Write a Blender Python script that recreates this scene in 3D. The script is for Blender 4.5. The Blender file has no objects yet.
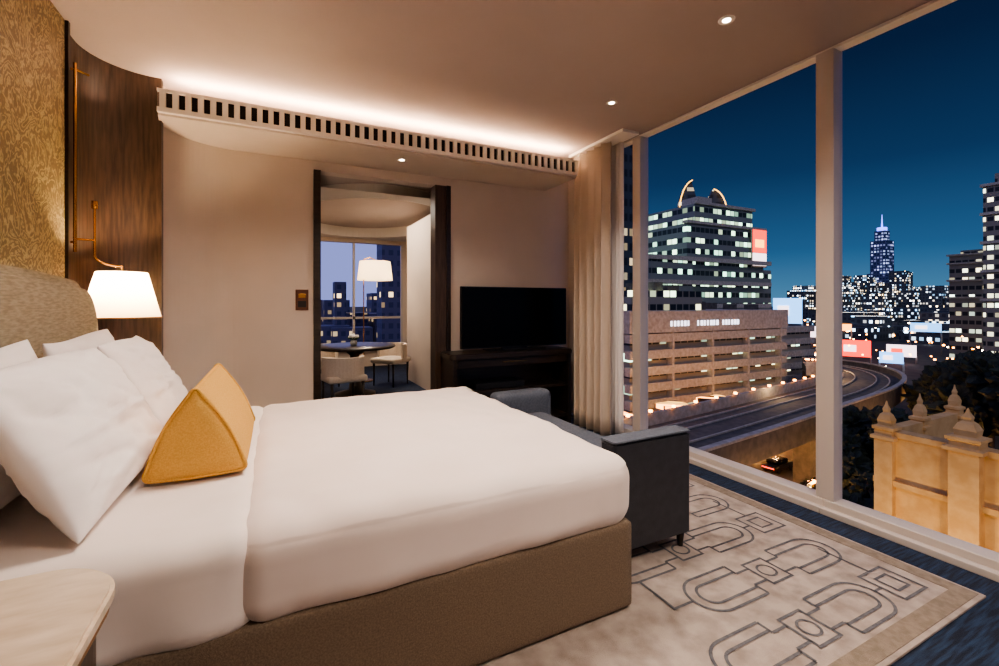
import bpy, bmesh, math, random
from mathutils import Vector, Matrix, noise
random.seed(7)
S=bpy.context.scene
C=S.collection

# ------------------------------------------------------------ materials
def lin(c):
    return tuple(((v/255)/12.92 if v/255<=0.04045 else (((v/255)+0.055)/1.055)**2.4) for v in c)+(1,)
def newmat(name):
    m=bpy.data.materials.new(name); m.use_nodes=True
    nt=m.node_tree; return m,nt,nt.nodes,nt.links,nt.nodes['Principled BSDF']
def mat(name,c1,c2=None,rough=.5,metal=0,scale=8,stretch=(1,1,1),bump=0,bscale=None,emit=None,es=0,spec=.5,sheen=0,detail=4,ramp=(.35,.65)):
    m,nt,N,L,b=newmat(name)
    b.inputs['Base Color'].default_value=lin(c1)
    b.inputs['Roughness'].default_value=rough; b.inputs['Metallic'].default_value=metal
    b.inputs['Specular IOR Level'].default_value=spec
    if sheen: b.inputs['Sheen Weight'].default_value=sheen
    tc=N.new('ShaderNodeTexCoord'); mp=N.new('ShaderNodeMapping'); mp.inputs['Scale'].default_value=stretch
    L.new(tc.outputs['Object'],mp.inputs['Vector'])
    if c2:
        n=N.new('ShaderNodeTexNoise'); n.inputs['Scale'].default_value=scale; n.inputs['Detail'].default_value=detail
        L.new(mp.outputs[0],n.inputs['Vector'])
        r=N.new('ShaderNodeValToRGB'); r.color_ramp.elements[0].position=ramp[0]; r.color_ramp.elements[1].position=ramp[1]
        r.color_ramp.elements[0].color=lin(c1); r.color_ramp.elements[1].color=lin(c2)
        L.new(n.outputs['Fac'],r.inputs['Fac']); L.new(r.outputs['Color'],b.inputs['Base Color'])
    if bump:
        n2=N.new('ShaderNodeTexNoise'); n2.inputs['Scale'].default_value=bscale or 200; n2.inputs['Detail'].default_value=3
        L.new(mp.outputs[0],n2.inputs['Vector'])
        bp=N.new('ShaderNodeBump'); bp.inputs['Strength'].default_value=bump; bp.inputs['Distance'].default_value=.01
        L.new(n2.outputs['Fac'],bp.inputs['Height']); L.new(bp.outputs['Normal'],b.inputs['Normal'])
    if emit:
        b.inputs['Emission Color'].default_value=lin(emit); b.inputs['Emission Strength'].default_value=es
    return m

M={}
M['ceil']=mat('ceiling_paint',(184,168,160),(180,164,155),rough=.9,scale=2)
M['wall']=mat('wall_plaster',(214,199,185),(210,195,181),rough=.85,scale=3,bump=.02,bscale=150)
M['white']=mat('white_paint',(232,224,214),rough=.5)
M['wood']=mat('dark_wood',(56,42,33),(80,62,49),rough=.38,scale=9,stretch=(6,6,.5),bump=.05,bscale=30)
M['dwood']=mat('espresso_wood',(32,25,21),(48,38,31),rough=.3,scale=8,stretch=(.6,6,6))
M['frame']=mat('window_frame_metal',(200,189,180),rough=.45,metal=.1)
M['bed']=mat('cotton_sheet',(240,228,221),(236,224,216),rough=.75,scale=5,bump=.08,bscale=500,sheen=.2)
M['duvet']=mat('cotton_duvet',(234,219,211),(230,214,205),rough=.7,scale=3,bump=.05,bscale=500,sheen=.2)
M['pillow']=mat('pillow_cotton',(246,239,237),(242,234,231),rough=.75,scale=4,bump=.05,bscale=400,sheen=.2)
M['base']=mat('bed_base_fabric',(108,93,78),(132,114,96),rough=.9,scale=160,bump=.4,bscale=350)
M['headb']=mat('headboard_fabric',(142,128,106),(168,154,130),rough=.85,scale=20,stretch=(1,1,6),bump=.3,bscale=250)
M['gold']=mat('mustard_fabric',(206,158,76),(220,174,92),rough=.8,scale=180,bump=.35,bscale=300)
M['brass']=mat('brass',(196,150,88),rough=.25,metal=1)
M['marble']=mat('beige_marble',(198,178,154),(222,205,183),rough=.2,scale=6,stretch=(1,3,1),detail=8)
M['bench']=mat('charcoal_leather',(46,47,53),(54,55,61),rough=.5,scale=20,bump=.2,bscale=150)
M['benchl']=mat('slate_fabric',(76,81,93),(90,95,106),rough=.8,scale=60,bump=.2)
M['black']=mat('tv_black',(5,5,6),rough=.25,spec=.15)
M['blackm']=mat('black_plastic',(14,14,15),rough=.4)
M['curtain']=mat('beige_curtain',(204,188,170),(211,195,177),rough=.85,scale=3,bump=.05,bscale=200)
M['floor']=mat('navy_carpet',(10,20,38),(46,68,98),rough=.75,scale=5,stretch=(1.2,14,1),bump=.3,bscale=60,detail=6,ramp=(.4,.75))
M['rug']=mat('rug_wool',(140,127,118),(174,160,150),rough=.95,scale=10,bump=.4,bscale=260,detail=8,ramp=(.3,.62))
M['rugb']=mat('rug_border_wool',(124,111,97),(142,128,113),rough=.95,scale=30,bump=.4,bscale=260)
M['rugline']=mat('rug_line_wool',(88,87,92),(106,104,107),rough=.95,scale=40,bump=.3)
M['switch']=mat('switch_bronze',(92,54,38),(106,64,46),rough=.4,metal=.3)
M['slot']=mat('vent_cavity_shade',(34,26,20),rough=.9)
M['led']=mat('led_strip',(255,220,180),emit=(255,208,155),es=18)
M['down']=mat('downlight_lens',(255,240,220),emit=(255,232,205),es=18)
M['cream']=mat('cream_upholstery',(206,190,172),(214,200,184),rough=.85,scale=50,bump=.2)
M['green']=mat('leaf',(40,70,36),(70,96,50),rough=.6,scale=20)
M['petal']=mat('petal',(240,236,226),rough=.6)
M['vase']=mat('ceramic_vase',(190,186,180),rough=.2)
def wallpaper():
    m,nt,N,L,b=newmat('gold_floral_wallpaper')
    tc=N.new('ShaderNodeTexCoord')
    n=N.new('ShaderNodeTexNoise'); n.inputs['Scale'].default_value=4.2; n.inputs['Detail'].default_value=2.5; n.inputs['Distortion'].default_value=2.2
    n3=N.new('ShaderNodeTexNoise'); n3.inputs['Scale'].default_value=42; n3.inputs['Detail'].default_value=3
    mx=N.new('ShaderNodeMix'); mx.inputs[0].default_value=.16
    L.new(tc.outputs['Object'],n.inputs['Vector']); L.new(tc.outputs['Object'],n3.inputs['Vector'])
    L.new(n.outputs['Fac'],mx.inputs[2]); L.new(n3.outputs['Fac'],mx.inputs[3])
    r=N.new('ShaderNodeValToRGB'); el=r.color_ramp.elements; el[0].position=.36; el[1].position=.66
    el[0].color=lin((120,102,68)); el[1].color=lin((120,102,68))
    for p,c in ((.40,(186,164,116)),(.43,(122,104,70)),(.47,(134,114,78)),(.50,(190,168,120)),(.53,(126,108,72)),(.57,(132,112,76)),(.60,(184,162,114)),(.63,(124,106,70))):
        q=el.new(p); q.color=lin(c)
    L.new(mx.outputs[0],r.inputs['Fac']); L.new(r.outputs['Color'],b.inputs['Base Color'])
    b.inputs['Metallic'].default_value=.2; b.inputs['Roughness'].default_value=.5
    bp=N.new('ShaderNodeBump'); bp.inputs['Strength'].default_value=.35; bp.inputs['Distance'].default_value=.01
    L.new(r.outputs['Color'],bp.inputs['Height']); L.new(bp.outputs['Normal'],b.inputs['Normal'])
    return m
M['paper']=wallpaper()
def shade(name,es,c=(255,216,160)):
    m,nt,N,L,b=newmat(name)
    b.inputs['Base Color'].default_value=lin((245,235,218)); b.inputs['Roughness'].default_value=.9
    b.inputs['Emission Color'].default_value=lin(c); b.inputs['Emission Strength'].default_value=es
    t=N.new('ShaderNodeBsdfTranslucent'); t.inputs['Color'].default_value=lin((250,228,195))
    mx=N.new('ShaderNodeMixShader'); mx.inputs[0].default_value=.5
    o=N['Material Output']
    L.new(b.outputs[0],mx.inputs[1]); L.new(t.outputs[0],mx.inputs[2]); L.new(mx.outputs[0],o.inputs['Surface'])
    return m
M['shade']=shade('lamp_shade_fabric',.8)
M['shade2']=shade('drum_shade_fabric',1.2)
def glass():
    m,nt,N,L,b=newmat('window_glass'); o=N['Material Output']
    t=N.new('ShaderNodeBsdfTransparent'); t.inputs['Color'].default_value=(.96,.97,1,1)
    L.new(t.outputs[0],o.inputs['Surface']); return m
M['glass']=glass()
def sheer():
    m,nt,N,L,b=newmat('sheer_voile'); o=N['Material Output']
    b.inputs['Base Color'].default_value=lin((244,238,234)); b.inputs['Roughness'].default_value=.9
    t=N.new('ShaderNodeBsdfTransparent'); mx=N.new('ShaderNodeMixShader'); mx.inputs[0].default_value=.06
    L.new(b.outputs[0],mx.inputs[1]); L.new(t.outputs[0],mx.inputs[2]); L.new(mx.outputs[0],o.inputs['Surface']); return m
M['sheer']=sheer()
def facade(name,wall,lit,cw,ch,prob,st,wx=.8,wz=.6,dark=(14,20,26),seed=1.0,metal=0,warm=.6,lit2=(255,200,120)):
    m,nt,N,L,b=newmat(name)
    def mth(op,a,c=None):
        n=N.new('ShaderNodeMath'); n.operation=op
        for i,x in enumerate((a,c)):
            if x is None: continue
            if isinstance(x,(int,float)): n.inputs[i].default_value=x
            else: L.new(x,n.inputs[i])
        return n.outputs[0]
    tc=N.new('ShaderNodeTexCoord'); sp=N.new('ShaderNodeSeparateXYZ'); L.new(tc.outputs['Object'],sp.inputs[0])
    h=mth('DIVIDE',mth('ADD',sp.outputs[0],sp.outputs[1]),cw); z=mth('DIVIDE',sp.outputs[2],ch)
    fh=mth('FLOOR',h); fz=mth('FLOOR',z); rh=mth('SUBTRACT',h,fh); rz=mth('SUBTRACT',z,fz)
    cb=N.new('ShaderNodeCombineXYZ'); L.new(fh,cb.inputs[0]); L.new(fz,cb.inputs[1]); cb.inputs[2].default_value=seed
    wn=N.new('ShaderNodeTexWhiteNoise'); wn.noise_dimensions='3D'; L.new(cb.outputs[0],wn.inputs['Vector'])
    on=mth('LESS_THAN',wn.outputs['Value'],prob)
    mask=mth('MULTIPLY',mth('LESS_THAN',rh,wx),mth('LESS_THAN',rz,wz))
    sc=N.new('ShaderNodeSeparateXYZ'); L.new(wn.outputs['Color'],sc.inputs[0])
    sq_=mth('MULTIPLY',sc.outputs[1],sc.outputs[1])
    e=mth('MULTIPLY',mth('MULTIPLY',mask,on),mth('MULTIPLY',mth('ADD',sq_,.12),st))
    mc=N.new('ShaderNodeMix'); mc.data_type='RGBA'; mc.inputs[6].default_value=lin(wall); mc.inputs[7].default_value=lin(dark)
    L.new(mask,mc.inputs[0]); L.new(mc.outputs[2],b.inputs['Base Color'])
    lc=N.new('ShaderNodeMix'); lc.data_type='RGBA'; lc.inputs[6].default_value=lin(lit); lc.inputs[7].default_value=lin(lit2)
    L.new(mth('MULTIPLY',sc.outputs[2],warm),lc.inputs[0]); L.new(lc.outputs[2],b.inputs['Emission Color'])
    L.new(e,b.inputs['Emission Strength']); b.inputs['Roughness'].default_value=.6; b.inputs['Metallic'].default_value=metal
    return m

# ------------------------------------------------------------ mesh helpers
def E(name):
    o=bpy.data.objects.new(name,None); C.objects.link(o); o.empty_display_size=.1; return o
def fin(bm,name,m,parent=None,smooth=False):
    bmesh.ops.recalc_face_normals(bm,faces=bm.faces)
    me=bpy.data.meshes.new(name); bm.to_mesh(me); bm.free()
    if smooth:
        for p in me.polygons: p.use_smooth=True
    me.materials.append(m if not isinstance(m,str) else M[m])
    o=bpy.data.objects.new(name,me); C.objects.link(o)
    if parent: o.parent=parent
    return o
def addbox(bm,x0,x1,y0,y1,z0,z1):
    mt=Matrix.Translation(((x0+x1)/2,(y0+y1)/2,(z0+z1)/2))@Matrix.Diagonal((x1-x0,y1-y0,z1-z0,1))
    return bmesh.ops.create_cube(bm,size=1,matrix=mt)
def box(name,x0,x1,y0,y1,z0,z1,m,parent=None,bevel=0):
    bm=bmesh.new(); addbox(bm,x0,x1,y0,y1,z0,z1)
    if bevel: bmesh.ops.bevel(bm,geom=bm.edges[:],offset=bevel,segments=3,affect='EDGES',profile=.5)
    return fin(bm,name,m,parent,False)
def rbox(name,x0,x1,y0,y1,z0,z1,r,m,parent=None,n=24,disp=None,rz=None):
    bm=bmesh.new(); bmesh.ops.create_cube(bm,size=2)
    bmesh.ops.subdivide_edges(bm,edges=bm.edges[:],cuts=n,use_grid_fill=True)
    c=Vector(((x0+x1)/2,(y0+y1)/2,(z0+z1)/2)); h=Vector(((x1-x0)/2,(y1-y0)/2,(z1-z0)/2))
    for v in bm.verts:
        p=Vector([h[i]*math.sin(v.co[i]*math.pi/2*.98)/math.sin(math.pi/2*.98) for i in range(3)])
        q=Vector([max(-(h[i]-r),min(h[i]-r,p[i])) for i in range(3)])
        d=p-q
        nn=d.normalized() if d.length>1e-6 else Vector((0,0,1))
        v.co=c+q+nn*r
        if disp: v.co+=disp(v.co,nn)
    return fin(bm,name,m,parent,True)
def rprism(name,pts,z0,z1,m,parent=None,bevel=.006):
    bm=bmesh.new(); vs=[bm.verts.new((x,y,z0)) for x,y in pts]; f=bm.faces.new(vs)
    r=bmesh.ops.extrude_face_region(bm,geom=[f])
    for g in r['geom']:
        if isinstance(g,bmesh.types.BMVert): g.co.z=z1
    bmesh.ops.recalc_face_normals(bm,faces=bm.faces)
    if bevel:
        ed=[e for e in bm.edges if abs(e.verts[0].co.z-e.verts[1].co.z)<1e-6]
        bmesh.ops.bevel(bm,geom=ed,offset=bevel,segments=2,affect='EDGES')
    return fin(bm,name,m,parent)
def rrect(x0,x1,y0,y1,r,seg=10):
    if not isinstance(r,(list,tuple)): r=[r]*4
    pts=[]
    for (cx,cy,a0,rr) in ((x1,y1,0,r[0]),(x0,y1,90,r[1]),(x0,y0,180,r[2]),(x1,y0,270,r[3])):
        sx=-1 if cx==x1 else 1; sy=-1 if cy==y1 else 1
        if rr<1e-4: pts.append((cx,cy)); continue
        for i in range(seg+1):
            a=math.radians(a0+90*i/seg); pts.append((cx+sx*rr+rr*math.cos(a),cy+sy*rr+rr*math.sin(a)))
    return pts
def lathe(name,prof,loc,m,parent=None,seg=48,smooth=True):
    bm=bmesh.new(); rings=[]
    for r,z in prof:
        rings.append([bm.verts.new((loc[0]+r*math.cos(2*math.pi*i/seg),loc[1]+r*math.sin(2*math.pi*i/seg),loc[2]+z)) for i in range(seg)])
    for a,b in zip(rings,rings[1:]):
        for i in range(seg):
            j=(i+1)%seg; bm.faces.new((a[i],a[j],b[j],b[i]))
    return fin(bm,name,m,parent,smooth)
def cyl(name,x,y,z0,z1,r,m,parent=None,r2=None,seg=32):
    bm=bmesh.new()
    bmesh.ops.create_cone(bm,cap_ends=True,segments=seg,radius1=r,radius2=r if r2 is None else r2,depth=z1-z0,matrix=Matrix.Translation((x,y,(z0+z1)/2)))
    o=fin(bm,name,m,parent)
    for p in o.data.polygons:
        if len(p.vertices)==4: p.use_smooth=True
    return o
def tube(name,pts,r,m,parent=None,cyclic=False,res=3):
    cu=bpy.data.curves.new(name,'CURVE'); cu.dimensions='3D'; cu.bevel_depth=r; cu.bevel_resolution=res; cu.use_fill_caps=True
    sp=cu.splines.new('POLY'); sp.points.add(len(pts)-1); sp.use_cyclic_u=cyclic
    for p,q in zip(sp.points,pts): p.co=(*q,1)
    o=bpy.data.objects.new(name,cu); C.objects.link(o); cu.materials.append(M[m])
    if parent: o.parent=parent
    return o
def wallpath(name,pts,z0,z1,th,m,parent=None,smooth=True,side=1):
    bm=bmesh.new(); n=len(pts); offs=[]
    for i in range(n):
        a=Vector(pts[max(i-1,0)]); b=Vector(pts[min(i+1,n-1)]); t=(b-a).normalized(); offs.append(Vector((-t.y,t.x))*th*side)
    col=[]
    for p,o in zip(pts,offs):
        q=Vector(p)+o
        col.append([bm.verts.new((p[0],p[1],z0)),bm.verts.new((p[0],p[1],z1)),bm.verts.new((q.x,q.y,z1)),bm.verts.new((q.x,q.y,z0))])
    for a,b in zip(col,col[1:]):
        for k in range(4):
            l=(k+1)%4; bm.faces.new((a[k],a[l],b[l],b[k]))
    bm.faces.new(col[0]); bm.faces.new(col[-1])
    return fin(bm,name,m,parent)
def area(name,loc,rot,sx,sy,w,col,spread=180):
    l=bpy.data.lights.new(name,'AREA'); l.shape='RECTANGLE'; l.size=sx; l.size_y=sy; l.energy=w; l.color=col; l.spread=math.radians(spread)
    o=bpy.data.objects.new(name,l); o.location=loc; o.rotation_euler=rot; C.objects.link(o); return o
def point(name,loc,w,col,r=.05,parent=None):
    l=bpy.data.lights.new(name,'POINT'); l.energy=w; l.color=col; l.shadow_soft_size=r
    o=bpy.data.objects.new(name,l); o.location=loc; C.objects.link(o)
    if parent: o.parent=parent
    return o
def spot(name,loc,w,col,ang=80,blend=.6,r=.05,parent=None,rot=(0,0,0)):
    l=bpy.data.lights.new(name,'SPOT'); l.energy=w; l.color=col; l.spot_size=math.radians(ang); l.spot_blend=blend; l.shadow_soft_size=r
    o=bpy.data.objects.new(name,l); o.location=loc; o.rotation_euler=rot; C.objects.link(o)
    if parent: o.parent=parent
    return o

CZ=3.11; XW=3.37; XL=-1.17; YB=4.75; YR=-1.6
# ------------------------------------------------------------ room shell
box('floor',XL-.3,XW+.05,YR-.1,11,-.2,0,'floor')
box('ceiling',XL-.3,XW+.04,YR-.1,YB+.15,CZ,CZ+.3,'ceil')
box('wall_left',XL-.2,XL,YR,3.85,0,CZ,'wood')
arc=[(-.8+.37*math.cos(math.radians(a)),3.85+.37*math.sin(math.radians(a))) for a in range(180,89,-5)]
wallpath('wall_left_curved',arc+[(-.775,4.22)],0,CZ,.06,'wood',side=1)
box('wall_near',XL-.2,XW+.05,YR-.15,YR,0,CZ,'wall')
arc2=[(-.3+.5*math.cos(math.radians(a)),4.25+.5*math.sin(math.radians(a))) for a in range(180,89,-5)]
wb=E('wall_back')
wallpath('curved_section',arc2,0,CZ,.15,'wall',wb)
box('section_left_of_door',-.3,.335,YB,YB+.15,0,CZ,'wall',wb)
box('section_right_of_door',1.75,XW+.05,YB,YB+.15,0,CZ,'wall',wb)
box('lintel',.335,1.75,YB,YB+.15,2.70,CZ,'wall',wb)
box('trim_wallpaper_panel',XL+.001,XL+.035,.4,3.6,0,CZ-.002,'paper',None,.004)
box('trim_panel_edge',XL+.001,XL+.05,3.601,3.63,0,CZ-.002,'dwood')
# soffit
sf=E('trim_soffit')
sp=[(-.775,4.10),(3.0,4.10),(3.0,4.745),(-.3,4.745)]+[(x+.004,y-.004) for x,y in arc2[::-1]]
rprism('soffit_body',sp,2.79,2.965,'wall',sf,0)
# ------------------------------------------------------------ air vent
av=E('air_vent')
box('cavity_shade_panel',-.77,2.98,4.085,4.099,2.84,2.955,'slot',av)  # solid dark panel standing in for the shade behind the slats
box('rail_top',-.775,2.99,4.06,4.099,2.955,2.975,'white',av)
box('rail_bottom',-.775,2.99,4.06,4.099,2.805,2.84,'white',av)
bm=bmesh.new(); x=-.76
while x<2.97:
    addbox(bm,x,x+.038,4.06,4.085,2.84,2.955); x+=.079
fin(bm,'slats','white',av)
ls=E('led_strip_light'); box('strip',-.70,2.95,4.16,4.18,2.967,2.975,'led',ls)
area('cove_light',(1.12,4.19,2.99),(math.radians(180),0,0),3.6,.04,26,(1,.78,.60))
# ------------------------------------------------------------ windows
ym=[3.49,1.73,-.03]
edges=[4.6]+ym+[YR]
for i in range(4):
    y1,y0=edges[i],edges[i+1]
    w=E('window_%d'%(i+1))
    box('pane',XW+.012,XW+.022,y0+.05,y1-.05,.07,CZ-.03,'glass',w)
    box('sill_rail',XW-.08,XW+.045,y0+.001,y1-.001,0.0,.085,'frame',w,.006)
    box('sill_step',XW-.13,XW-.081,y0+.001,y1-.001,0.0,.04,'frame',w,.004)
    box('head_rail',XW-.05,XW+.039,y0+.001,y1-.001,CZ-.02,CZ-.001,'white',w)
    box('stile_left',XW-.02,XW+.045,y1-.05,y1-.001,.085,CZ-.021,'frame',w)
    box('stile_right',XW-.02,XW+.045,y0+.001,y0+.05,.085,CZ-.021,'frame',w)
for y in ym:
    box('trim_mullion',XW-.07,XW-.021,y-.055,y+.055,.086,CZ-.021,'frame',None,.004)
box('wall_right_return',XW-.02,XW+.05,4.6,4.749,0,CZ,'wall')
# ------------------------------------------------------------ curtains
def curtain(name,y0,y1,xc,amp,nf,z0,z1,m):
    bm=bmesh.new(); n=nf*24; rows=16; g=[]
    for j in range(rows+1):
        t=j/rows; z=z0+(z1-z0)*t; row=[]
        for i in range(n+1):
            s=i/n; ph=s*nf*2*math.pi+.35*math.sin(s*7)
            a=amp*(.88+.14*math.sin(s*11))*(1.05-.15*t)
            row.append(bm.verts.new((xc+a*math.sin(ph),y0+(y1-y0)*s+.010*math.sin(2*ph)+.004*math.sin(t*5+s*6),z)))
        g.append(row)
    for j in range(rows):
        for i in range(n): bm.faces.new((g[j][i],g[j][i+1],g[j+1][i+1],g[j+1][i]))
    o=fin(bm,name,m,None,True); s=o.modifiers.new('s','SOLIDIFY'); s.thickness=.004; return o
curtain('curtain',3.66,4.26,3.10,.05,5,.01,CZ-.04,'curtain')
curtain('sheer_curtain',3.60,3.92,3.22,.02,6,.01,CZ-.04,'sheer')
box('curtain_track',3.04,3.25,3.4,4.3,CZ-.03,CZ-.001,'white')
# ------------------------------------------------------------ downlights
def downlight(x,y,z,w=0,ang=100):
    d=E('downlight')
    lathe('ring',[(.026,-.004),(.045,-.004),(.047,0)],(x,y,z-.001),'white',d,24)
    cyl('lens',x,y,z-.004,z-.002,.022,'down',d,seg=20)
    if w: spot('beam',(x,y,z-.012),w,(1,.86,.75),ang,.8,.03,d)
downlight(2.44,1.82,CZ,34); downlight(2.57,3.01,CZ,34); downlight(1.10,4.33,2.79,15,125)
downlight(2.37,.4,CZ,34); downlight(1.0,-.5,CZ,34)  # out-of-view pair, added for general soft light
# ------------------------------------------------------------ doorway
d1=E('door_1')
box('jamb_left',.336,.40,YB-.03,YB+.16,0,2.70,'dwood',d1)
box('sliding_panel',1.575,1.70,YB-.01,YB+.16,0,2.70,'wood',d1)
box('jamb_right',1.70,1.749,YB-.03,YB+.16,0,2.70,'dwood',d1)
# ------------------------------------------------------------ switch
sw=E('light_switch')
box('plate',.175,.29,YB-.012,YB-.001,1.33,1.53,'switch',sw,.003)
box('rocker_upper',.20,.265,YB-.018,YB-.012,1.45,1.49,'brass',sw,.002)
box('rocker_lower',.195,.27,YB-.018,YB-.012,1.36,1.42,'blackm',sw,.002)
# ------------------------------------------------------------ TV + cabinet
tv=E('television')
rprism('housing',rrect(1.79,3.16,4.52,4.56,.01),.90,1.58,'blackm',tv,.004)
box('screen',1.80,3.15,4.514,4.5195,.915,1.57,'black',tv)
box('stand_neck',2.30,2.62,4.53,4.57,.875,.91,'blackm',tv)
box('stand_foot',2.1,2.82,4.44,4.64,.871,.88,'blackm',tv,.003)
cb=E('media_cabinet')
rprism('top',rrect(1.60,3.12,4.30,4.70,.06),.81,.87,'dwood',cb,.01)
box('side_left',1.63,1.67,4.33,4.70,.0,.81,'dwood',cb)
box('side_right',3.05,3.09,4.33,4.70,.0,.81,'dwood',cb)
box('back_panel',1.67,3.05,4.67,4.70,.08,.81,'dwood',cb)
box('drawer_front',1.68,3.04,4.34,4.66,.72,.805,'dwood',cb,.004)
box('shelf',1.67,3.05,4.35,4.67,.44,.47,'dwood',cb)
box('bottom',1.67,3.05,4.35,4.67,.08,.12,'dwood',cb)
box('media_box',1.9,2.5,4.38,4.62,.471,.54,'blackm',cb,.005)
box('handle',2.2,2.5,4.325,4.34,.76,.77,'brass',cb)
# ------------------------------------------------------------ rug
rug=E('area_rug')
RX0,RX1,RY0,RY1=-.25,3.02,.88,4.1
box('pile',RX0,RX1,RY0,RY1,0.0005,.012,'rug',rug,.003)
bm=bmesh.new(); bw=.10
addbox(bm,RX1-bw,RX1-.02,RY0+.02,RY1-.02,.0122,.014); addbox(bm,RX0+.02,RX1-bw,RY0+.02,RY0+bw,.0122,.014)
fin(bm,'border','rugb',rug)
def ribbon(bm,pts,w,closed,z=.0155):
    n=len(pts); L_=[];R_=[]
    for i in range(n):
        if closed: a=Vector(pts[(i-1)%n]); b=Vector(pts[(i+1)%n])
        else: a=Vector(pts[max(i-1,0)]); b=Vector(pts[min(i+1,n-1)])
        p=Vector(pts[i]); 
        t1=(p-a); t2=(b-p)
        if t1.length<1e-6:t1=t2
        if t2.length<1e-6:t2=t1
        t1.normalize();t2.normalize()
        t=(t1+t2).normalized(); k=1/max(.5,t.dot(t1)); o=Vector((-t.y,t.x))*w/2*k
        L_.append(bm.verts.new((p.x+o.x,p.y+o.y,z))); R_.append(bm.verts.new((p.x-o.x,p.y-o.y,z)))
    for i in range(n if closed else n-1):
        j=(i+1)%n; bm.faces.new((L_[i],L_[j],R_[j],R_[i]))
bm=bmesh.new(); RW=.014
def arch(cx,cy,hw,ln,dirx):
    pts=[(cx+dirx*ln,cy+hw)]+[(cx-dirx*hw*math.sin(math.radians(a)),cy+hw*math.cos(math.radians(a))) for a in range(0,181,12)]+[(cx+dirx*ln,cy-hw)]
    ribbon(bm,pts,RW,False)
def sq(cx,cy,h,hy=None):
    hy=hy or h; ribbon(bm,[(cx-h,cy-hy),(cx+h,cy-hy),(cx+h,cy+hy),(cx-h,cy+hy)],RW,True)
def circ(cx,cy,r): ribbon(bm,[(cx+r*math.cos(i*math.pi/12),cy+r*math.sin(i*math.pi/12)) for i in range(24)],.012,True)
# chain of linked stirrup loops joined by ring buckles; rows stagger and are linked at their ends
yy=1.13; k=0
while yy<4.0:
    x0=1.62 if k%2==0 else 1.86
    for dx,dr in ((0,1),(.84,-1)):
        arch(x0+dx,yy,.12,.25,dr)
        ribbon(bm,[(x0+dx+dr*.25,yy+.12),(x0+dx+dr*.25,yy+.05)],RW,False); ribbon(bm,[(x0+dx+dr*.25,yy-.12),(x0+dx+dr*.25,yy-.05)],RW,False)
        ribbon(bm,[(x0+dx+dr*.25,yy+.05),(x0+.42-dr*.075,yy+.05)],RW,False); ribbon(bm,[(x0+dx+dr*.25,yy-.05),(x0+.42-dr*.075,yy-.05)],RW,False)
        arch(x0+dx+dr*.0,yy,.065,.25,dr)
    sq(x0+.42,yy,.075,.085); circ(x0+.42,yy,.045)
    if k%2==0:
        ribbon(bm,[(x0+.96,yy),(x0+1.02,yy)],RW,False); sq(x0+1.12,yy,.10,.095); sq(x0+1.12,yy,.05,.048)
        ribbon(bm,[(x0+1.12,yy+.095),(x0+1.12,yy+.34)],RW,False)
    else:
        ribbon(bm,[(x0-.12,yy),(x0-.24,yy),(x0-.24,yy+.22)],RW,False)
    yy+=.34; k+=1
fin(bm,'pattern_lines','rugline',rug)
# ------------------------------------------------------------ bed
BX0,BX1,BY0,BY1=-.955,1.475,1.55,3.52
bed=E('bed')
def wr(co,nn,a=.006,s=3.0):
    return nn*(noise.noise(co*s)*a+noise.noise(co*s*2.7+Vector((3,1,7)))*a*.45)
rbox('base',BX0,BX1-.015,BY0+.012,BY1-.012,0.018,.41,.02,'base',bed,12)
def dv(co,nn):
    o=wr(co,nn,.009,2.6)
    if co.z<.64:
        k=min(1,(.64-co.z)/.2); o+=Vector((nn.x,nn.y,0))*(.011*math.sin(co.x*9+co.y*7+2*noise.noise(co*2))*k+.006*noise.noise(Vector((co.x*11,co.y*11,co.z*2)))*k)
    if nn.z>.5:
        o.z+=.022*math.cos((co.x-.6)*1.6)*math.cos((co.y-2.5)*1.5)
        o.z+=.011*noise.noise(Vector((co.x*2.0,co.y*8,1)))+.007*noise.noise(Vector((co.x*9+co.y*4,co.y*3,4)))
    return o
rbox('duvet',-.12,BX1,BY0-.012,BY1+.012,.38,.710,.11,'duvet',bed,64,dv)
def dv2(co,nn):
    o=wr(co,nn,.009,3.5)
    if co.z<.6: o+=Vector((0,nn.y,0))*(.012*math.sin(co.x*22)*(.62-co.z)/.25)
    return o
rbox('folded_top_sheet',BX0+.01,-.04,BY0-.004,BY1+.004,.37,.704,.09,'bed',bed,50,dv2)
def hb():
    bm=bmesh.new(); Y0,Y1,Z1,r=1.50,3.60,1.53,.30
    prof=[(Y0,.02),(Y1,.02),(Y1,Z1-r*1.15)]
    for i in range(1,13):
        a=math.radians(90*i/12); prof.append((Y1-r+r*math.cos(a),Z1-r*1.15+r*1.15*math.sin(a)))
    prof+= [(Y0+r+ (Y1-Y0-2*r)*(1-t/8),Z1+.03*math.sin(math.pi*t/8)) for t in range(1,8)]
    for i in range(13):
        a=math.radians(90+90*i/12); prof.append((Y0+r+r*math.cos(a),Z1-r*1.15+r*1.15*math.sin(a)))
    vs=[bm.verts.new((-1.13,y,z)) for y,z in prof]; f=bm.faces.new(vs)
    g=bmesh.ops.extrude_face_region(bm,geom=[f])
    for q in g['geom']:
        if isinstance(q,bmesh.types.BMVert): q.co.x=-.965
    bmesh.ops.recalc_face_normals(bm,faces=bm.faces)
    ed=[e for e in bm.edges if abs(e.verts[0].co.x+.965)<1e-4 and abs(e.verts[1].co.x+.965)<1e-4]
    bmesh.ops.bevel(bm,geom=ed,offset=.05,segments=5,affect='EDGES')
    fin(bm,'headboard','headb',bed,False)
hb()
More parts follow.
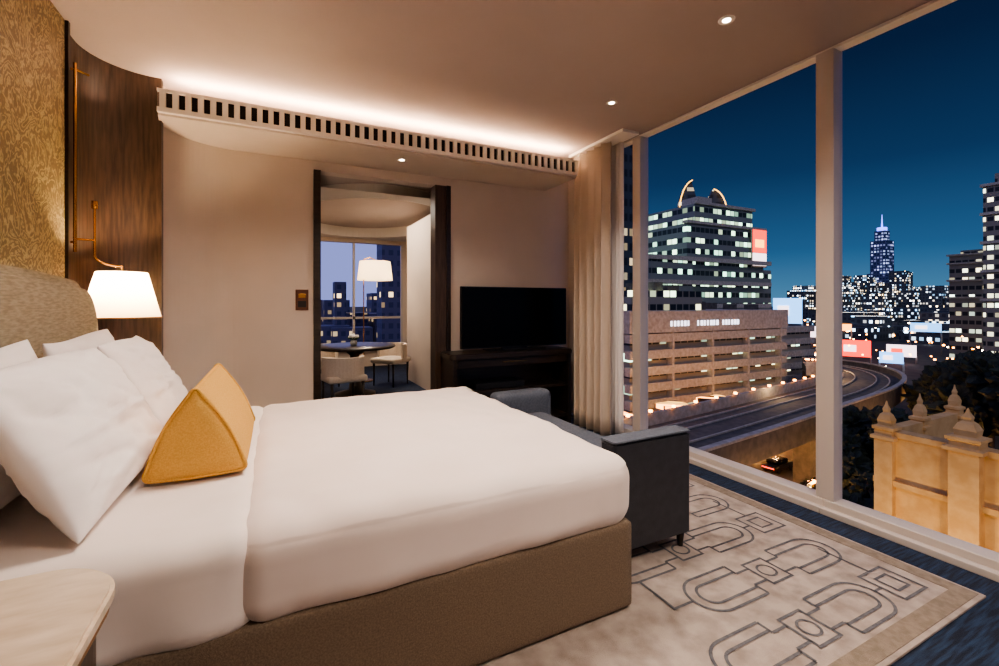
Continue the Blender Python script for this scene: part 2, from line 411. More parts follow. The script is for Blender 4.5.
# ------------------------------------------------------------ pillows
def pillow(name,c,w,h,t,tilt,yaw=0,roll=0,m='pillow',seed=0):
    bm=bmesh.new(); n=64
    ti=math.radians(tilt)
    R=Matrix.Rotation(math.radians(yaw),3,'Z')
    up=R@Vector((-math.sin(ti),0,math.cos(ti))); wd=R@Vector((0,1,0)); nr=R@Vector((math.cos(ti),0,math.sin(ti)))
    rr=math.radians(roll); up,wd=up*math.cos(rr)+wd*math.sin(rr),wd*math.cos(rr)-up*math.sin(rr)
    g={}
    for s in (1,-1):
        for i in range(n+1):
            for j in range(n+1):
                edge=i in(0,n) or j in(0,n)
                if s==-1 and edge: g[s,i,j]=g[1,i,j]; continue
                a=math.sin((2*i/n-1)*math.pi/2); b=math.sin((2*j/n-1)*math.pi/2)
                T=t/2*((1-a*a)**.42)*((1-b*b)**.42)
                px=a*w/2*(1-.045*(1-b*b)); py=b*h/2*(1-.06*(1-a*a))
                if b<0: T*=1.12
                q=Vector((a*2.2+seed*5,b*2.2,s*2))
                rad=noise.noise(q)*.024+noise.noise(q*2.6)*.010
                for ca,cb_ in ((-1,-1),(1,-1),(-1,1),(1,1)):
                    da,db=a-ca,b-cb_; d=math.hypot(da,db); an=math.atan2(db,da)
                    rad+=.009*math.sin(an*9+seed*2+ca*3+2*noise.noise(q*1.5))*math.exp(-((d-.5)/.36)**2)
                f=noise.noise(Vector((a*1.4+b*2.6+seed,b*.9-a*.6,seed)))
                rad+=-.014*max(0,1-abs(f)*6)**2*math.exp(-b*b*.8)
                T+= rad*(1-abs(a)**6)*(1-abs(b)**6)
                py-=.014*max(0,b)*math.cos(a*2.2+seed)
                g[s,i,j]=bm.verts.new(Vector(c)+wd*px+up*py+nr*T*s)
    for s in (1,-1):
        for i in range(n):
            for j in range(n):
                bm.faces.new((g[s,i,j],g[s,i+1,j],g[s,i+1,j+1],g[s,i,j+1]))
    return fin(bm,name,m,None,True)
pillow('pillow',(-.84,2.05,.985),.86,.52,.16,12,0,0,seed=1)
pillow('pillow',(-.84,3.02,.985),.84,.52,.16,12,0,0,seed=2)
pillow('pillow',(-.61,2.13,.965),.94,.55,.21,29,-2,0,seed=3)
pillow('pillow',(-.61,3.02,.965),.80,.55,.20,27,3,-1,seed=4)
# ------------------------------------------------------------ bolster
bo=E('bolster_cushion')
def bolster():
    y0,y1=2.10,2.90; B=[(-.455,.725),(-.09,.725),(-.28,1.085)]
    r=.028; prof=[]
    cen=Vector((sum(p[0] for p in B)/3,sum(p[1] for p in B)/3))
    for k in range(3):
        p=Vector(B[k]); a=Vector(B[k-1]); b=Vector(B[(k+1)%3])
        pa=p+(a-p).normalized()*r*1.6; pb=p+(b-p).normalized()*r*1.6
        for i in range(7):
            t=i/6; prof.append((pa*(1-t)**2+p*2*t*(1-t)+pb*t*t))
        nb=b+(p-b).normalized()*r*1.6
        for i in range(1,10):
            t=i/10; q=pb*(1-t)+nb*t; o=(q-cen); d=(nb-pb).normalized(); nrm=Vector((d.y,-d.x)); 
            if nrm.dot(o)<0: nrm=-nrm
            amt=.016*math.sin(math.pi*t)
            if k==0: amt*=.3
            prof.append(q+nrm*amt)
    bm=bmesh.new(); rings=[]; ny=20
    def ring(y,s): 
        return [bm.verts.new((cen.x+(p.x-cen.x)*s,y,cen.y+(p.y-cen.y)*s)) for p in prof]
    seq=[(y0-.022,.0),(y0-.021,.3),(y0-.018,.6),(y0-.012,.85),(y0,.985)]
    seq2=[(y1,.985),(y1+.012,.85),(y1+.018,.6),(y1+.021,.3)]
    for y,s in seq[1:]: rings.append(ring(y,s))
    for i in range(1,ny): rings.append(ring(y0+(y1-y0)*i/ny,1+.012*math.sin(math.pi*i/ny)))
    for y,s in seq2: rings.append(ring(y,s))
    n=len(prof)
    for a,b in zip(rings,rings[1:]):
        for i in range(n): bm.faces.new((a[i],a[(i+1)%n],b[(i+1)%n],b[i]))
    bm.faces.new(rings[0]); bm.faces.new(rings[-1])
    fin(bm,'body','gold',bo,True)
    for y,nm in ((y0-.001,'piping_near'),(y1+.001,'piping_far')):
        tube(nm,[(cen.x+(p.x-cen.x)*.995,y,cen.y+(p.y-cen.y)*.995) for p in prof],.006,'gold',bo,True)
bolster()
# ------------------------------------------------------------ wall lamp
wl=E('wall_lamp')
lx,ly=-.90,3.755
lathe('shade',[(.212,-.15),(.207,-.145),(.135,.145),(.132,.147)],(lx,ly,1.455),'shade',wl)
tube('shade_rim',[(lx+.213*math.cos(i*math.pi/20),ly+.213*math.sin(i*math.pi/20),1.305) for i in range(40)],.004,'brass',wl,True)
cyl('bulb',lx,ly,1.40,1.46,.025,'down',wl)
tube('rail',[(-1.12,3.70,1.72),(-1.12,3.70,2.90)],.009,'brass',wl)
tube('bracket_top',[(-1.165,3.70,2.86),(-1.12,3.70,2.86),(-1.07,3.76,2.86)],.008,'brass',wl)
tube('bracket_low',[(-1.165,3.70,1.78),(-1.12,3.70,1.78)],.008,'brass',wl)
tube('arm',[(-1.12,3.70,1.80),(-1.03,3.72,1.80),(-1.03,3.72,1.78),(-1.03,3.72,1.70)]+[(-1.03+.13*(1-math.cos(t*math.pi/16)),3.72+.035*t/8,1.70-.06*math.sin(t*math.pi/16)) for t in range(1,9)]+[(lx,ly,1.62),(lx,ly,1.44)],.007,'brass',wl)
tube('pull_rod',[(-1.03,3.72,1.78),(-1.03,3.72,2.02)],.006,'brass',wl)
cyl('knob',-1.03,3.72,2.0,2.05,.016,'brass',wl)
box('wall_plate',-1.169,-1.155,3.66,3.74,1.66,1.86,'brass',wl,.003)
point('bulb_light',(lx,ly,1.475),52,(1,.72,.44),.04,wl)
# ------------------------------------------------------------ nightstand
ns=E('nightstand')
rprism('marble_top',rrect(-1.12,-.33,.70,1.47,[.17,.02,.02,.17],14),.715,.75,'marble',ns,.008)
rprism('brass_band',rrect(-1.11,-.338,.71,1.462,[.165,.02,.02,.165],14),.695,.714,'brass',ns,.002)
rprism('body',rrect(-1.11,-.36,.73,1.44,[.15,.02,.02,.15],14),.12,.694,'wood',ns,.004)
rprism('plinth',rrect(-1.09,-.41,.78,1.39,[.12,.02,.02,.12],14),.0,.119,'dwood',ns,.004)
# ------------------------------------------------------------ bench at foot
sb=E('upholstered_bench')
rbox('seat_base',1.57,2.09,1.92,3.50,.10,.34,.02,'bench',sb,10)
rbox('seat_cushion',1.575,2.10,1.93,3.36,.345,.46,.04,'benchl',sb,16)
rprism('arm_near',rrect(1.555,2.11,1.80,1.915,.02),.10,.672,'bench',sb,.012)
rprism('arm_near_top',rrect(1.55,2.115,1.795,1.92,.02),.6725,.682,'benchl',sb,.004)
rbox('arm_far',1.66,2.22,3.38,3.56,.10,.63,.055,'benchl',sb,14)
for x,y in ((1.62,1.84),(2.07,1.84),(1.72,3.5),(2.07,3.5)):
    cyl('leg',x,y,.018,.10,.014,'dwood',sb,.024,16)
# ------------------------------------------------------------ dining room
DX0,DX1,DY0,DY1=-1.0,3.3,YB+.15,10.2
box('wall_dining_left',DX0-.15,DX0,DY0,DY1,0,3.1,'wall')
box('wall_dining_right',DX1,DX1+.12,DY0,DY1,0,3.1,'wall')
box('ceiling_dining',DX0-.15,DX1+.12,DY0,DY1+.2,3.0,3.3,'ceil')
wd=E('wall_dining_far')
box('above_window',DX0,DX1,DY1,DY1+.15,2.72,3.0,'wall',wd)
box('below_window',DX0,DX1,DY1,DY1+.15,0,.45,'wall',wd)
box('left_pier',DX0,.80,DY1,DY1+.15,.45,2.72,'wall',wd)
box('right_pier',2.62,DX1,DY1,DY1+.15,.45,2.72,'wall',wd)
w=E('window_5')
box('pane',.80,2.62,DY1+.05,DY1+.06,.45,2.72,'glass',w)
for x in (.80,1.52,2.58): box('bar',x,x+.045,DY1+.02,DY1+.10,.45,2.72,'frame',w)
box('ledge',.75,2.65,DY1-.14,DY1-.001,.42,.48,'white',w,.004)
box('rail',.846,2.58,DY1+.02,DY1+.10,1.05,1.10,'frame',w)
ov=[(1.45+1.3*math.cos(i*math.pi/32),8.0+1.9*math.sin(i*math.pi/32)) for i in range(64)]
bm=bmesh.new()
inn=[bm.verts.new((x,y,2.80)) for x,y in ov]; inn2=[bm.verts.new((x,y,2.999)) for x,y in ov]
out=[]
for x,y in ov:
    dx,dy=x-1.45,y-8.0; s=min((DX1-.01-1.45)/abs(dx) if abs(dx)>1e-6 else 99,(2.19)/abs(dy) if abs(dy)>1e-6 else 99, (1.45-DX0-.01)/abs(dx) if dx<-1e-6 else 99)
    out.append(bm.verts.new((1.45+dx*s,8.0+dy*s,2.80)))
for i in range(64):
    j=(i+1)%64; bm.faces.new((inn[i],inn[j],inn2[j],inn2[i])); bm.faces.new((inn[i],inn[j],out[j],out[i]))
fin(bm,'trim_dining_tray','white')
box('wall_dining_partition',2.18,2.30,6.2,8.2,0,2.795,'wall')
dt=E('dining_table')
lathe('top',[(0,.71),(.56,.71),(.60,.725),(.60,.745),(.585,.755),(0,.755)],(1.10,7.15,0),'dwood',dt)
lathe('pedestal',[(.30,0),(.30,.03),(.10,.08),(.07,.3),(.08,.6),(.2,.71)],(1.10,7.15,0.001),'dwood',dt)
def chair(x,y,rot,m='cream'):
    c=E('dining_chair'); R=Matrix.Translation((x,y,0))@Matrix.Rotation(math.radians(rot),4,'Z')
    ps=[rbox('seat',-.25,.25,-.25,.25,.38,.47,.035,m,c,10)]
    pth=[(.27*math.sin(math.radians(a)),-.27*math.cos(math.radians(a))) for a in range(-95,96,10)]
    ps.append(wallpath('back',pth,.44,.70,.045,m,c))
    for i,(lx_,ly_) in enumerate(((-.2,-.2),(.2,-.2),(-.2,.2),(.2,.2))): ps.append(cyl('leg_%d'%(i+1),lx_,ly_,0.001,.39,.013,'dwood',c,.02,12))
    for o in ps: o.data.transform(R)
chair(.80,6.22,10); chair(1.78,7.75,130); chair(.7,8.05,200)
vs=E('flower_vase')
lathe('vase',[(0,0),(.04,0),(.055,.03),(.045,.07),(.03,.085)],(1.07,7.12,.757),'vase',vs,24)
bm=bmesh.new()
for i in range(16):
    a=random.random()*6.28; r=.07*random.random()**.5
    bmesh.ops.create_icosphere(bm,subdivisions=1,radius=.024,matrix=Matrix.Translation((1.07+r*math.cos(a),7.12+r*math.sin(a),.88+.03*random.random())))
fin(bm,'blooms','petal',vs,True)
bm=bmesh.new()
for i in range(14):
    a=i*.45; 
    v=[bm.verts.new(p) for p in ((1.07,7.12,.82),(1.07+.06*math.cos(a),7.12+.06*math.sin(a),.87),(1.07+.11*math.cos(a+.1),7.12+.11*math.sin(a+.1),.88),(1.07+.06*math.cos(a+.3),7.12+.06*math.sin(a+.3),.85))]; bm.faces.new(v)
fin(bm,'leaves','green',vs)
fl=E('floor_lamp'); fx,fy=1.62,8.3
lathe('shade',[(.31,-.17),(.27,.17)],(fx,fy,1.98),'shade2',fl)
cyl('base',fx-.2,fy,0.001,.025,.16,'brass',fl)
tube('pole',[(fx-.2,fy,.02),(fx-.2,fy,2.18),(fx-.1,fy,2.22),(fx,fy,2.18),(fx,fy,2.0)],.010,'brass',fl)
cyl('bulb',fx,fy,1.93,2.0,.03,'down',fl)
point('bulb_light',(fx,fy,1.96),14,(1,.80,.56),.05,fl)
downlight(.85,5.9,3.0,24); downlight(2.6,5.6,3.0,18)
area('dining_fill_light',(1.4,7.6,2.97),(0,0,0),1.2,1.6,32,(1,.85,.70))  # added area light filling the dining room, no fixture

# ------------------------------------------------------------ interior lights
area('bed_fill_light',(.6,2.3,CZ-.03),(0,0,0),.6,.5,25,(1,.85,.73),140)  # added soft fill over the bed, out of view
area('room_fill_light',(1.6,-.2,CZ-.03),(0,0,0),1.2,1.0,34,(1,.85,.73),160)  # added soft fill behind the camera, no real fixture
spot('headwall_fill',(-.55,3.2,CZ-.03),20,(1,.78,.54),75,.8,.04,None,(0,math.radians(-22),0))  # added spot without a fixture, brightens the head wall

# ------------------------------------------------------------ outside city
GZ=-18.6
F={}
F['A']=facade('office_facade_cream',(120,112,100),(190,240,205),1.5,2.4,.30,3.0,.85,.5,seed=2)
F['B']=facade('glass_office_facade',(104,108,104),(190,255,215),1.9,3.1,.50,2.4,.88,.45,(20,34,36),seed=5,warm=.35)
F['C']=facade('dark_tower_facade',(50,56,62),(255,240,200),2.0,3.2,.35,1.6,.7,.5,seed=9)
F['D']=facade('right_tower_facade',(112,106,96),(235,255,225),1.7,3.0,.5,2.8,.8,.45,seed=12)
F['far']=facade('distant_city_facade',(52,56,62),(255,215,150),3.0,3.4,.36,6.5,.55,.5,(22,28,38),seed=3,lit2=(130,205,255),warm=.9)
F['shop']=facade('shophouse_facade',(150,120,84),(255,190,100),1.6,2.6,.75,6.0,.8,.6,(60,40,24),seed=6,lit2=(255,120,50))
F['dine']=facade('dusk_block_facade',(66,66,96),(255,225,170),2.6,3.2,.16,1.6,.55,.5,(40,46,78),seed=8)
F['bay']=facade('skyscraper_facade',(60,70,100),(190,210,255),5,6,.6,1.3,.6,.5,(24,34,66),seed=4,lit2=(200,190,255))
M['concrete']=mat('concrete',(158,150,138),(134,126,114),rough=.8,scale=2)
M['dconcrete']=mat('dark_concrete',(84,78,72),(64,60,56),rough=.85,scale=1.5)  # darker concrete for deck, near parapet, piers and roof plant
M['asphalt']=mat('asphalt',(44,38,32),(66,56,46),rough=.8,scale=.3,detail=6)
M['yellow']=mat('ochre_plaster',(204,164,104),(188,146,86),rough=.8,scale=2.5,bump=.2,bscale=12)
M['foliage']=mat('foliage',(10,16,10),(38,46,24),rough=.8,scale=3.5,bump=1,bscale=8,detail=8)
M['trunk']=mat('bark',(50,40,30),rough=.9)
M['signw']=mat('sign_letters',(240,240,240),emit=(240,245,255),es=1.2)
M['signr']=mat('billboard_red',(220,60,40),emit=(235,55,32),es=2.0)
M['signb']=mat('billboard_blue',(180,220,250),emit=(120,190,255),es=1.3)
M['signp']=mat('billboard_pale',(240,220,220),emit=(255,225,220),es=1.5)
M['signo']=mat('billboard_orange',(250,170,80),emit=(255,160,60),es=3)
M['amber']=mat('amber_lamp',(255,170,70),emit=(255,155,60),es=14)
M['wlamp']=mat('white_lamp',(255,235,200),emit=(255,225,180),es=12)
M['crown']=mat('crown_glow',(255,200,90),emit=(255,185,70),es=2.5)
M['purple']=mat('purple_glow',(130,120,255),emit=(120,130,255),es=2)
box('street_ground',-300,2500,-300,2500,GZ-.5,GZ,'asphalt')
ob=E('office_block')
bm=bmesh.new(); addbox(bm,46,81,50,72,GZ,-.2); addbox(bm,50,66,54,70,-.2,3.4); fin(bm,'core',F['A'],ob)
bm=bmesh.new(); z=GZ+2.2
while z<-4: addbox(bm,45.2,81.8,49.0,50.2,z,z+1.25); z+=2.4
addbox(bm,45,82,48.9,50.2,-3.0,-.4); addbox(bm,45,82,48.9,72.5,-.4,.2); fin(bm,'floor_bands','concrete',ob)
bm=bmesh.new(); rs=random.Random(3)
for i in range(22):
    if i in (6,7,15): continue
    w_=rs.uniform(.25,.5); addbox(bm,53+i*.72,53+i*.72+w_,48.8,48.89,-2.1,-1.3)
fin(bm,'sign',M['signw'],ob)
bm=bmesh.new(); 
for i in range(14):
    x_=rs.uniform(52,78); y_=rs.uniform(52,62); addbox(bm,x_,x_+rs.uniform(.8,2.2),y_,y_+1.5,.2 if x_>66 else 3.4,(.2 if x_>66 else 3.4)+rs.uniform(.5,1.6))
fin(bm,'roof_plant','dconcrete',ob)
bm=bmesh.new()
for i in range(4): addbox(bm,53.5+i*8.8,53.9+i*8.8,48.95,50,GZ,-3.0)
fin(bm,'pilasters','concrete',ob)
ob3=E('cream_annex_block')
bm=bmesh.new(); addbox(bm,86,98,54,66,GZ,-3.5); fin(bm,'core',F['A'],ob3)
bm=bmesh.new(); z=GZ+2.2
while z<-3: addbox(bm,85.6,98.4,53.4,54.1,z,z+1.2); addbox(bm,85.2,86,53.4,66,z,z+1.2); z+=2.4
fin(bm,'floor_bands','concrete',ob3)
ob2=E('glass_office_tower')
bm=bmesh.new(); addbox(bm,104,138,90,118,GZ,24); addbox(bm,108,134,91,115,24,30); addbox(bm,88,104,88,112,GZ,13); addbox(bm,138,145,92,112,GZ,12); fin(bm,'tower',F['B'],ob2)
bm=bmesh.new(); addbox(bm,103.4,138.6,89.3,91,24,24.8); addbox(bm,108,134.6,90.3,91,30,30.8)
for zz in (0,6.5,13): addbox(bm,87,138,87.4,88.4,zz,zz+1.2)
addbox(bm,112,118,93,99,30,33); addbox(bm,122,130,94,104,30,32)
fin(bm,'cornices','concrete',ob2)
box('billboard_frame',131,138,89,89.4,12.5,24.5,'concrete',ob2); box('billboard_red_panel',131.3,137.7,88.8,88.99,17,24,M['signr'],ob2); box('billboard_pale_panel',131.3,137.7,88.8,88.99,13,16.8,M['signp'],ob2); box('billboard_orange_band',132.2,136.4,88.7,88.79,18.6,21,M['signo'],ob2)
cr=E('crown_tower')
bm=bmesh.new(); bmesh.ops.create_cone(bm,cap_ends=True,segments=12,radius1=10.5,radius2=10.5,depth=60,matrix=Matrix.Translation((170,139,13))); fin(bm,'shaft',F['C'],cr)
for sx in (-1,1):
    bm=bmesh.new(); pr=[]
    for i in range(9):
        a=math.radians(10*i); pr.append((sx*(10.5-7*(1-math.cos(a))),41+(15 if sx<0 else 11)*math.sin(a)))
    vs_=[bm.verts.new((170+p[0]*.9,139-p[0]*.45,p[1])) for p in pr]+[bm.verts.new((170+sx*1.0,139,42))]
    f=bm.faces.new(vs_); g=bmesh.ops.extrude_face_region(bm,geom=[f]); bmesh.ops.translate(bm,vec=(1.6,2.2,0),verts=[q for q in g['geom'] if isinstance(q,bmesh.types.BMVert)])
    fin(bm,'crown_fin',F['C'],cr)
    tube('crown_light',[(169.5+p[0]*.9,138-p[0]*.45,p[1]) for p in pr],.22,'crown',cr)
bt=E('blue_glass_tower'); box('shaft',67,73,75,82,GZ,36,F['C'],bt)
box('roof',67.5,72.5,75.5,81.5,36,37.2,'concrete',bt)
et=E('apartment_tower'); bm=bmesh.new(); addbox(bm,215,232,57,72,GZ,18); addbox(bm,218,230,59,70,18,20); fin(bm,'body',F['D'],et)
bm=bmesh.new()
for zz in (3,9,15,18): addbox(bm,214.4,232,56.4,72.6,zz,zz+.6)
fin(bm,'ledges','concrete',et)
ft=E('residential_tower'); bm=bmesh.new(); addbox(bm,200,213,44,59,GZ,38); addbox(bm,202,211,46,57,38,42); fin(bm,'body',F['D'],ft)
bm=bmesh.new()
for zz in (2,11,20,29,38): addbox(bm,199.4,213,43.4,59.6,zz,zz+.8)
fin(bm,'ledges','concrete',ft)
dc=E('distant_city')
sk=dc
bm=bmesh.new(); addbox(bm,1068,1104,446,482,GZ,60); addbox(bm,1072,1100,450,478,60,125); addbox(bm,1077,1095,455,473,125,145); fin(bm,'skyscraper_shaft',F['bay'],sk)
cyl('skyscraper_crown_drum',1086,464,145,152,8,'purple',sk); cyl('skyscraper_spire',1086,464,152,178,1.6,'purple',sk,.4,8)
bm=bmesh.new()
def far(u0,u1,n,d0,d1,zt0,zt1,w0,w1):
    for i in range(n):
        ang=math.radians(random.uniform(u0,u1)); d=random.uniform(d0,d1); w=random.uniform(w0,w1); w2=random.uniform(w0,w1)
        x,y=d*math.sin(ang),d*math.cos(ang); addbox(bm,x-w/2,x+w/2,y-w2/2,y+w2/2,GZ,random.uniform(zt0,zt1))
far(59,75,70,300,900,-13,-3,12,30); far(60,73,40,700,1050,0,26,14,26); far(62,69,10,900,1100,24,52,14,22)
addbox(bm,905,930,426,450,GZ,38); addbox(bm,985,1030,380,410,GZ,30); addbox(bm,875,915,385,410,GZ,34); addbox(bm,960,975,425,440,GZ,48)
fin(bm,'blocks',F['far'],dc)
bm=bmesh.new(); bm2=bmesh.new()
for i in range(150):
    ang=math.radians(random.uniform(60,74)); d=random.uniform(120,420); s=d*.0018*random.uniform(.7,1.3)
    x,y=d*math.sin(ang),d*math.cos(ang); z=GZ+random.uniform(3,9)
    addbox(bm if i%3 else bm2,x,x+s,y,y+s,z,z+s)
fin(bm,'amber_street_lights','amber',dc); fin(bm2,'white_street_lights','wlamp',dc)
bm=bmesh.new(); far(2,9,10,150,300,-10,5,8,14); far(9,22,12,150,420,-6,10,12,20); addbox(bm,29,38,138,146,GZ,24); addbox(bm,19,23,170,176,GZ,9); addbox(bm,41,47,160,170,GZ,14)
fin(bm,'dusk_city_blocks',F['dine'])
sh=E('shophouse_row'); bm=bmesh.new(); x_=22
while x_<64:
    w_=rs.uniform(4,6); addbox(bm,x_,x_+w_-.2,40,46,GZ,GZ+rs.uniform(4.2,7.5)); x_+=w_
fin(bm,'houses',F['shop'],sh)
bm=bmesh.new(); x_=22
while x_<64: addbox(bm,x_,x_+3.6,38.8,40,GZ+2.9,GZ+3.1); x_+=5
fin(bm,'glowing_awnings','signo',sh)  # self-lit awnings, the warm market light put into their material
def board(name,x,y,w,z0,z1,m,art='signp'):
    b_=E(name); d=Vector((x,y)).normalized(); t=Vector((d.y,-d.x))
    p=[Vector((x,y))-t*w/2,Vector((x,y))+t*w/2]
    wallpath('panel',[tuple(p[0]),tuple(p[1])],z0,z1,.4,m,b_)
    for q in p: cyl('post',q.x+d.x*.8,q.y+d.y*.8,GZ,z0+.5,.25,'concrete',b_,seg=8)
    q=[Vector((x,y))-t*w*.34-d*.15,Vector((x,y))+t*w*.05-d*.15]
    wallpath('artwork',[tuple(q[0]),tuple(q[1])],z0+(z1-z0)*.3,z0+(z1-z0)*.7,.1,art,b_)
board('billboard',112,67,6.0,-3.6,2.6,'signb'); board('billboard',119,68,2.6,-13,-9,'signr'); board('billboard',173,81.5,8.5,-16.5,-11,'signr'); board('billboard',187,74.6,7.5,-16.5,-12.6,'signp','signr')
board('billboard',150,62,5,-15,-12,'signb'); board('billboard',190,96,10,-9,-6.5,'signo','signr'); board('billboard',230,84,9,-10,-6.5,'signb','signp'); board('billboard',132,73,4,-8,-5,'signp','signr')
# viaduct
vp=[(10,24),(18,24.5),(26,25.5),(39.6,27.2),(55,29.5),(66,31),(76,34),(83,38.5),(86.5,44),(84.2,47.5)]
def smooth(p,k=3):
    for _ in range(k):
        q=[p[0]]
        for a,b in zip(p,p[1:]): q+=[(a[0]*.75+b[0]*.25,a[1]*.75+b[1]*.25),(a[0]*.25+b[0]*.75,a[1]*.25+b[1]*.75)]
        q.append(p[-1]); p=q
    return p
vp=smooth(vp)
va=E('elevated_railway')
def off(p,d):
    o=[]
    for i in range(len(p)):
        a=Vector(p[max(i-1,0)]); b=Vector(p[min(i+1,len(p)-1)]); t=(b-a).normalized(); o.append((p[i][0]-t.y*d,p[i][1]+t.x*d))
    return o
wallpath('deck',off(vp,-4),-10.6,-9.6,8,'dconcrete',va)
wallpath('parapet_near',off(vp,-4.2),-10.9,-8.8,.3,'dconcrete',va)
wallpath('parapet_far',off(vp,4.0),-10.9,-8.5,.3,'concrete',va)
wallpath('parapet_coping',off(vp,-4.3),-8.8,-8.6,.5,'concrete',va)
for d in (-2.6,-1.2,1.2,2.6): wallpath('rail',off(vp,d),-9.48,-9.34,.14,'concrete',va)
wallpath('track_bed',off(vp,-3),-9.59,-9.5,6,'dconcrete',va)
bm=bmesh.new()
for i,(x,y) in enumerate(off(vp,3.8)):
    if i%2==0: addbox(bm,x-.12,x+.12,y-.12,y+.12,-8.3,-8.1)
fin(bm,'line_lamps','amber',va)
for i in range(2,len(vp),8): box('pier',vp[i][0]-.9,vp[i][0]+.9,vp[i][1]-.9,vp[i][1]+.9,GZ,-10.6,'dconcrete',va)
for i in (18,34,48,58):
    x,y=off(vp,3.0)[min(i,len(vp)-1)]; point('line_glow',(x,y,-7.6),300,(1,.66,.32),.3,va)
# street lamps
for x,y in ((30,20.5),(38,21.5),(46,23),(44,34.5),(56,23.5),(36,35),(58,37),(74,26)):
    s_=E('street_lamp'); tube('pole',[(x,y,GZ),(x,y,-13.6),(x+.5,y,-13.2),(x+1.2,y,-13.1)],.09,'blackm',s_); box('head',x+.9,x+1.6,y-.15,y+.15,-13.3,-13.12,'amber',s_)
    point('glow',(x+1.25,y,-13.7),1700,(1,.50,.16),.2,s_)
def car(x,y,rot):
    c=E('car'); R=Matrix.Translation((x,y,GZ))@Matrix.Rotation(math.radians(rot),4,'Z')
    o=[rbox('body',-2.1,2.1,-.85,.85,.3,.85,.15,'blackm',c,6),rbox('cabin',-1.2,1.1,-.75,.75,.8,1.4,.2,'black',c,6)]
    for sx in (-1.3,1.3):
        for sy in (-.8,.8): 
            bm=bmesh.new(); bmesh.ops.create_cone(bm,cap_ends=True,segments=16,radius1=.33,radius2=.33,depth=.2,matrix=Matrix.Translation((sx,sy,.33))@Matrix.Rotation(math.pi/2,4,'X')); o.append(fin(bm,'wheel','blackm',c))
    o.append(box('headlights',2.08,2.14,-.7,.7,.5,.62,'wlamp',c)); o.append(box('tail_lights',-2.14,-2.08,-.7,.7,.55,.68,'signr',c))
    for q in o: q.data.transform(R)
for a in ((40,31.8,185),(48,35,185),(54,33.5,5),(34,19.2,190),(44,20.0,190),(35,30,5)): car(*a)
# trees
def tree(x,y,zt,r,n=12):
    t=E('tree'); tube('trunk',[(x,y,GZ),(x+.2,y,(GZ+zt)/2),(x,y,zt-r)],.3,'trunk',t)
    bm=bmesh.new()
    for i in range(n):
        a=random.random()*6.28; q=random.random()**.5*r*.85; rr=r*random.uniform(.28,.5); zz=zt-rr-abs(q)*.6-random.random()*r*.7
        c=Vector((x+q*math.cos(a),y+q*math.sin(a),zz))
        g=bmesh.ops.create_icosphere(bm,subdivisions=4,radius=rr,matrix=Matrix.Translation(c))
        for v in g['verts']:
            d=(v.co-c); v.co=c+d*(1+.45*noise.noise(v.co*1.6)+.5*noise.noise(v.co*4))
    fin(bm,'foliage','foliage',t)
for a in ((70.5,21.3,-3.6,5),(64,17,-1.8,5.2),(60,12,-1.8,5),(84,24,-3,6),(58,8,-3,5),(41,17.6,-5.5,3.6),(44,15,-7,3.5),(31,16.2,-10.5,2.8),(36,15.5,-9.5,3.2),(47,18.5,-8,2.8),(98,30,-6,6),(33,12.5,-10,3.5),(37,12,-7.5,3.4),(40,20,-12,2.6),(50,19,-10,3),(34,18,-12.5,2.3)):
    tree(*a)
# ochre parapet building with finialed piers
yb=E('ochre_parapet_building')
box('wall_front',20.7,21.1,-4,9.0,GZ,-3.6,'yellow',yb); box('wall_side',21.1,27,8.6,9.0,GZ,-3.4,'yellow',yb)
box('roof_slab',21.1,30,-4,8.6,-7.2,-6.8,'concrete',yb); box('coping',20.6,21.2,-4,9.05,-3.6,-3.4,'yellow',yb); box('ledge',20.5,20.7,-4,9.05,-5.4,-5.2,'yellow',yb)
def pier(x,y,w,zt,base=6.5):
    prof=[(w*.72,zt-base),(w*.72,zt-1.45),(w*.95,zt-1.42),(w*.95,zt-1.3),(w*.7,zt-1.25),(w*.7,zt-1.1),(w*.85,zt-1.05),(w*.85,zt-.95),(w*.5,zt-.9),(w*.55,zt-.7),(w*.38,zt-.5),(w*.2,zt-.42),(w*.24,zt-.3),(w*.1,zt-.15),(.02,zt)]
    o=lathe('finial_pier',prof,(0,0,0),'yellow',yb,4,False); o.data.transform(Matrix.Translation((x,y,0))@Matrix.Rotation(math.radians(45),4,'Z'))
pier(20.7,8.7,.55,-2.3); pier(20.65,6.45,.74,-2.1); pier(20.65,3.9,.8,-2.1); pier(23.6,8.8,.45,-2.3,3); pier(26.8,8.8,.45,-2.2,3); pier(20.7,1.5,.8,-2.1)
point('parapet_floodlight',(17.6,7.7,-7.0),200,(1,.68,.30),.2,yb); point('parapet_floodlight',(17.6,4.6,-7.0),180,(1,.68,.30),.2,yb)

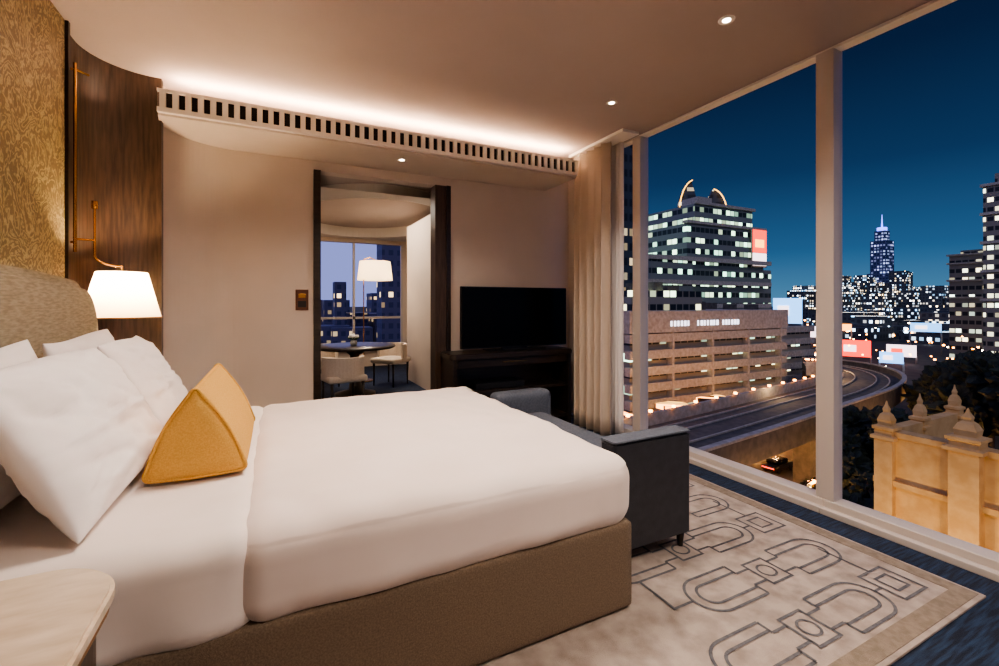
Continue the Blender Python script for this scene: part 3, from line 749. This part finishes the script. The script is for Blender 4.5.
# added sun lamp for city glow on facades (hotel blocks it indoors)
sl=bpy.data.lights.new('facade_fill_sun','SUN'); sl.energy=.36; sl.color=(1,.90,.80); sl.angle=.1
so=bpy.data.objects.new('facade_fill_sun',sl); C.objects.link(so); so.rotation_euler=Vector((-.55,-.70,.45)).to_track_quat('Z','Y').to_euler()

# ------------------------------------------------------------ world (dusk sky)
W=bpy.data.worlds.new('dusk_sky'); S.world=W; W.use_nodes=True; N=W.node_tree.nodes; L=W.node_tree.links
bg=N['Background']; tc=N.new('ShaderNodeTexCoord'); sx=N.new('ShaderNodeSeparateXYZ'); L.new(tc.outputs['Generated'],sx.inputs[0])
r=N.new('ShaderNodeValToRGB'); L.new(sx.outputs[2],r.inputs['Fac']); el=r.color_ramp.elements
el[0].position=0; el[0].color=lin((80,126,156)); el[1].position=.6; el[1].color=lin((17,24,44))
e=el.new(.10); e.color=lin((50,90,126)); e=el.new(.24); e.color=lin((31,58,90)); e=el.new(.4); e.color=lin((21,38,64))
r2=N.new('ShaderNodeValToRGB'); L.new(sx.outputs[0],r2.inputs['Fac']); r2.color_ramp.elements[0].position=.25; r2.color_ramp.elements[1].position=.55
r2.color_ramp.elements[0].color=(1,1,1,1); r2.color_ramp.elements[1].color=(0,0,0,1)
mx=N.new('ShaderNodeMix'); mx.data_type='RGBA'; L.new(r2.outputs[0],mx.inputs[0]); L.new(r.outputs[0],mx.inputs[6]); mx.inputs[7].default_value=lin((140,148,208))
L.new(mx.outputs[2],bg.inputs['Color']); bg.inputs['Strength'].default_value=.66

# ------------------------------------------------------------ camera
cam=bpy.data.cameras.new('camera'); co=bpy.data.objects.new('camera',cam); C.objects.link(co)
co.location=(0,0,1.4); co.rotation_euler=(math.radians(90),0,math.radians(-26.5)); cam.sensor_width=36; cam.lens=450/999*36; cam.shift_y=-30/999; cam.clip_start=.05; cam.clip_end=5000
S.camera=co
S.view_settings.view_transform='AgX'; S.view_settings.look='AgX - Medium High Contrast'; S.view_settings.exposure=.88
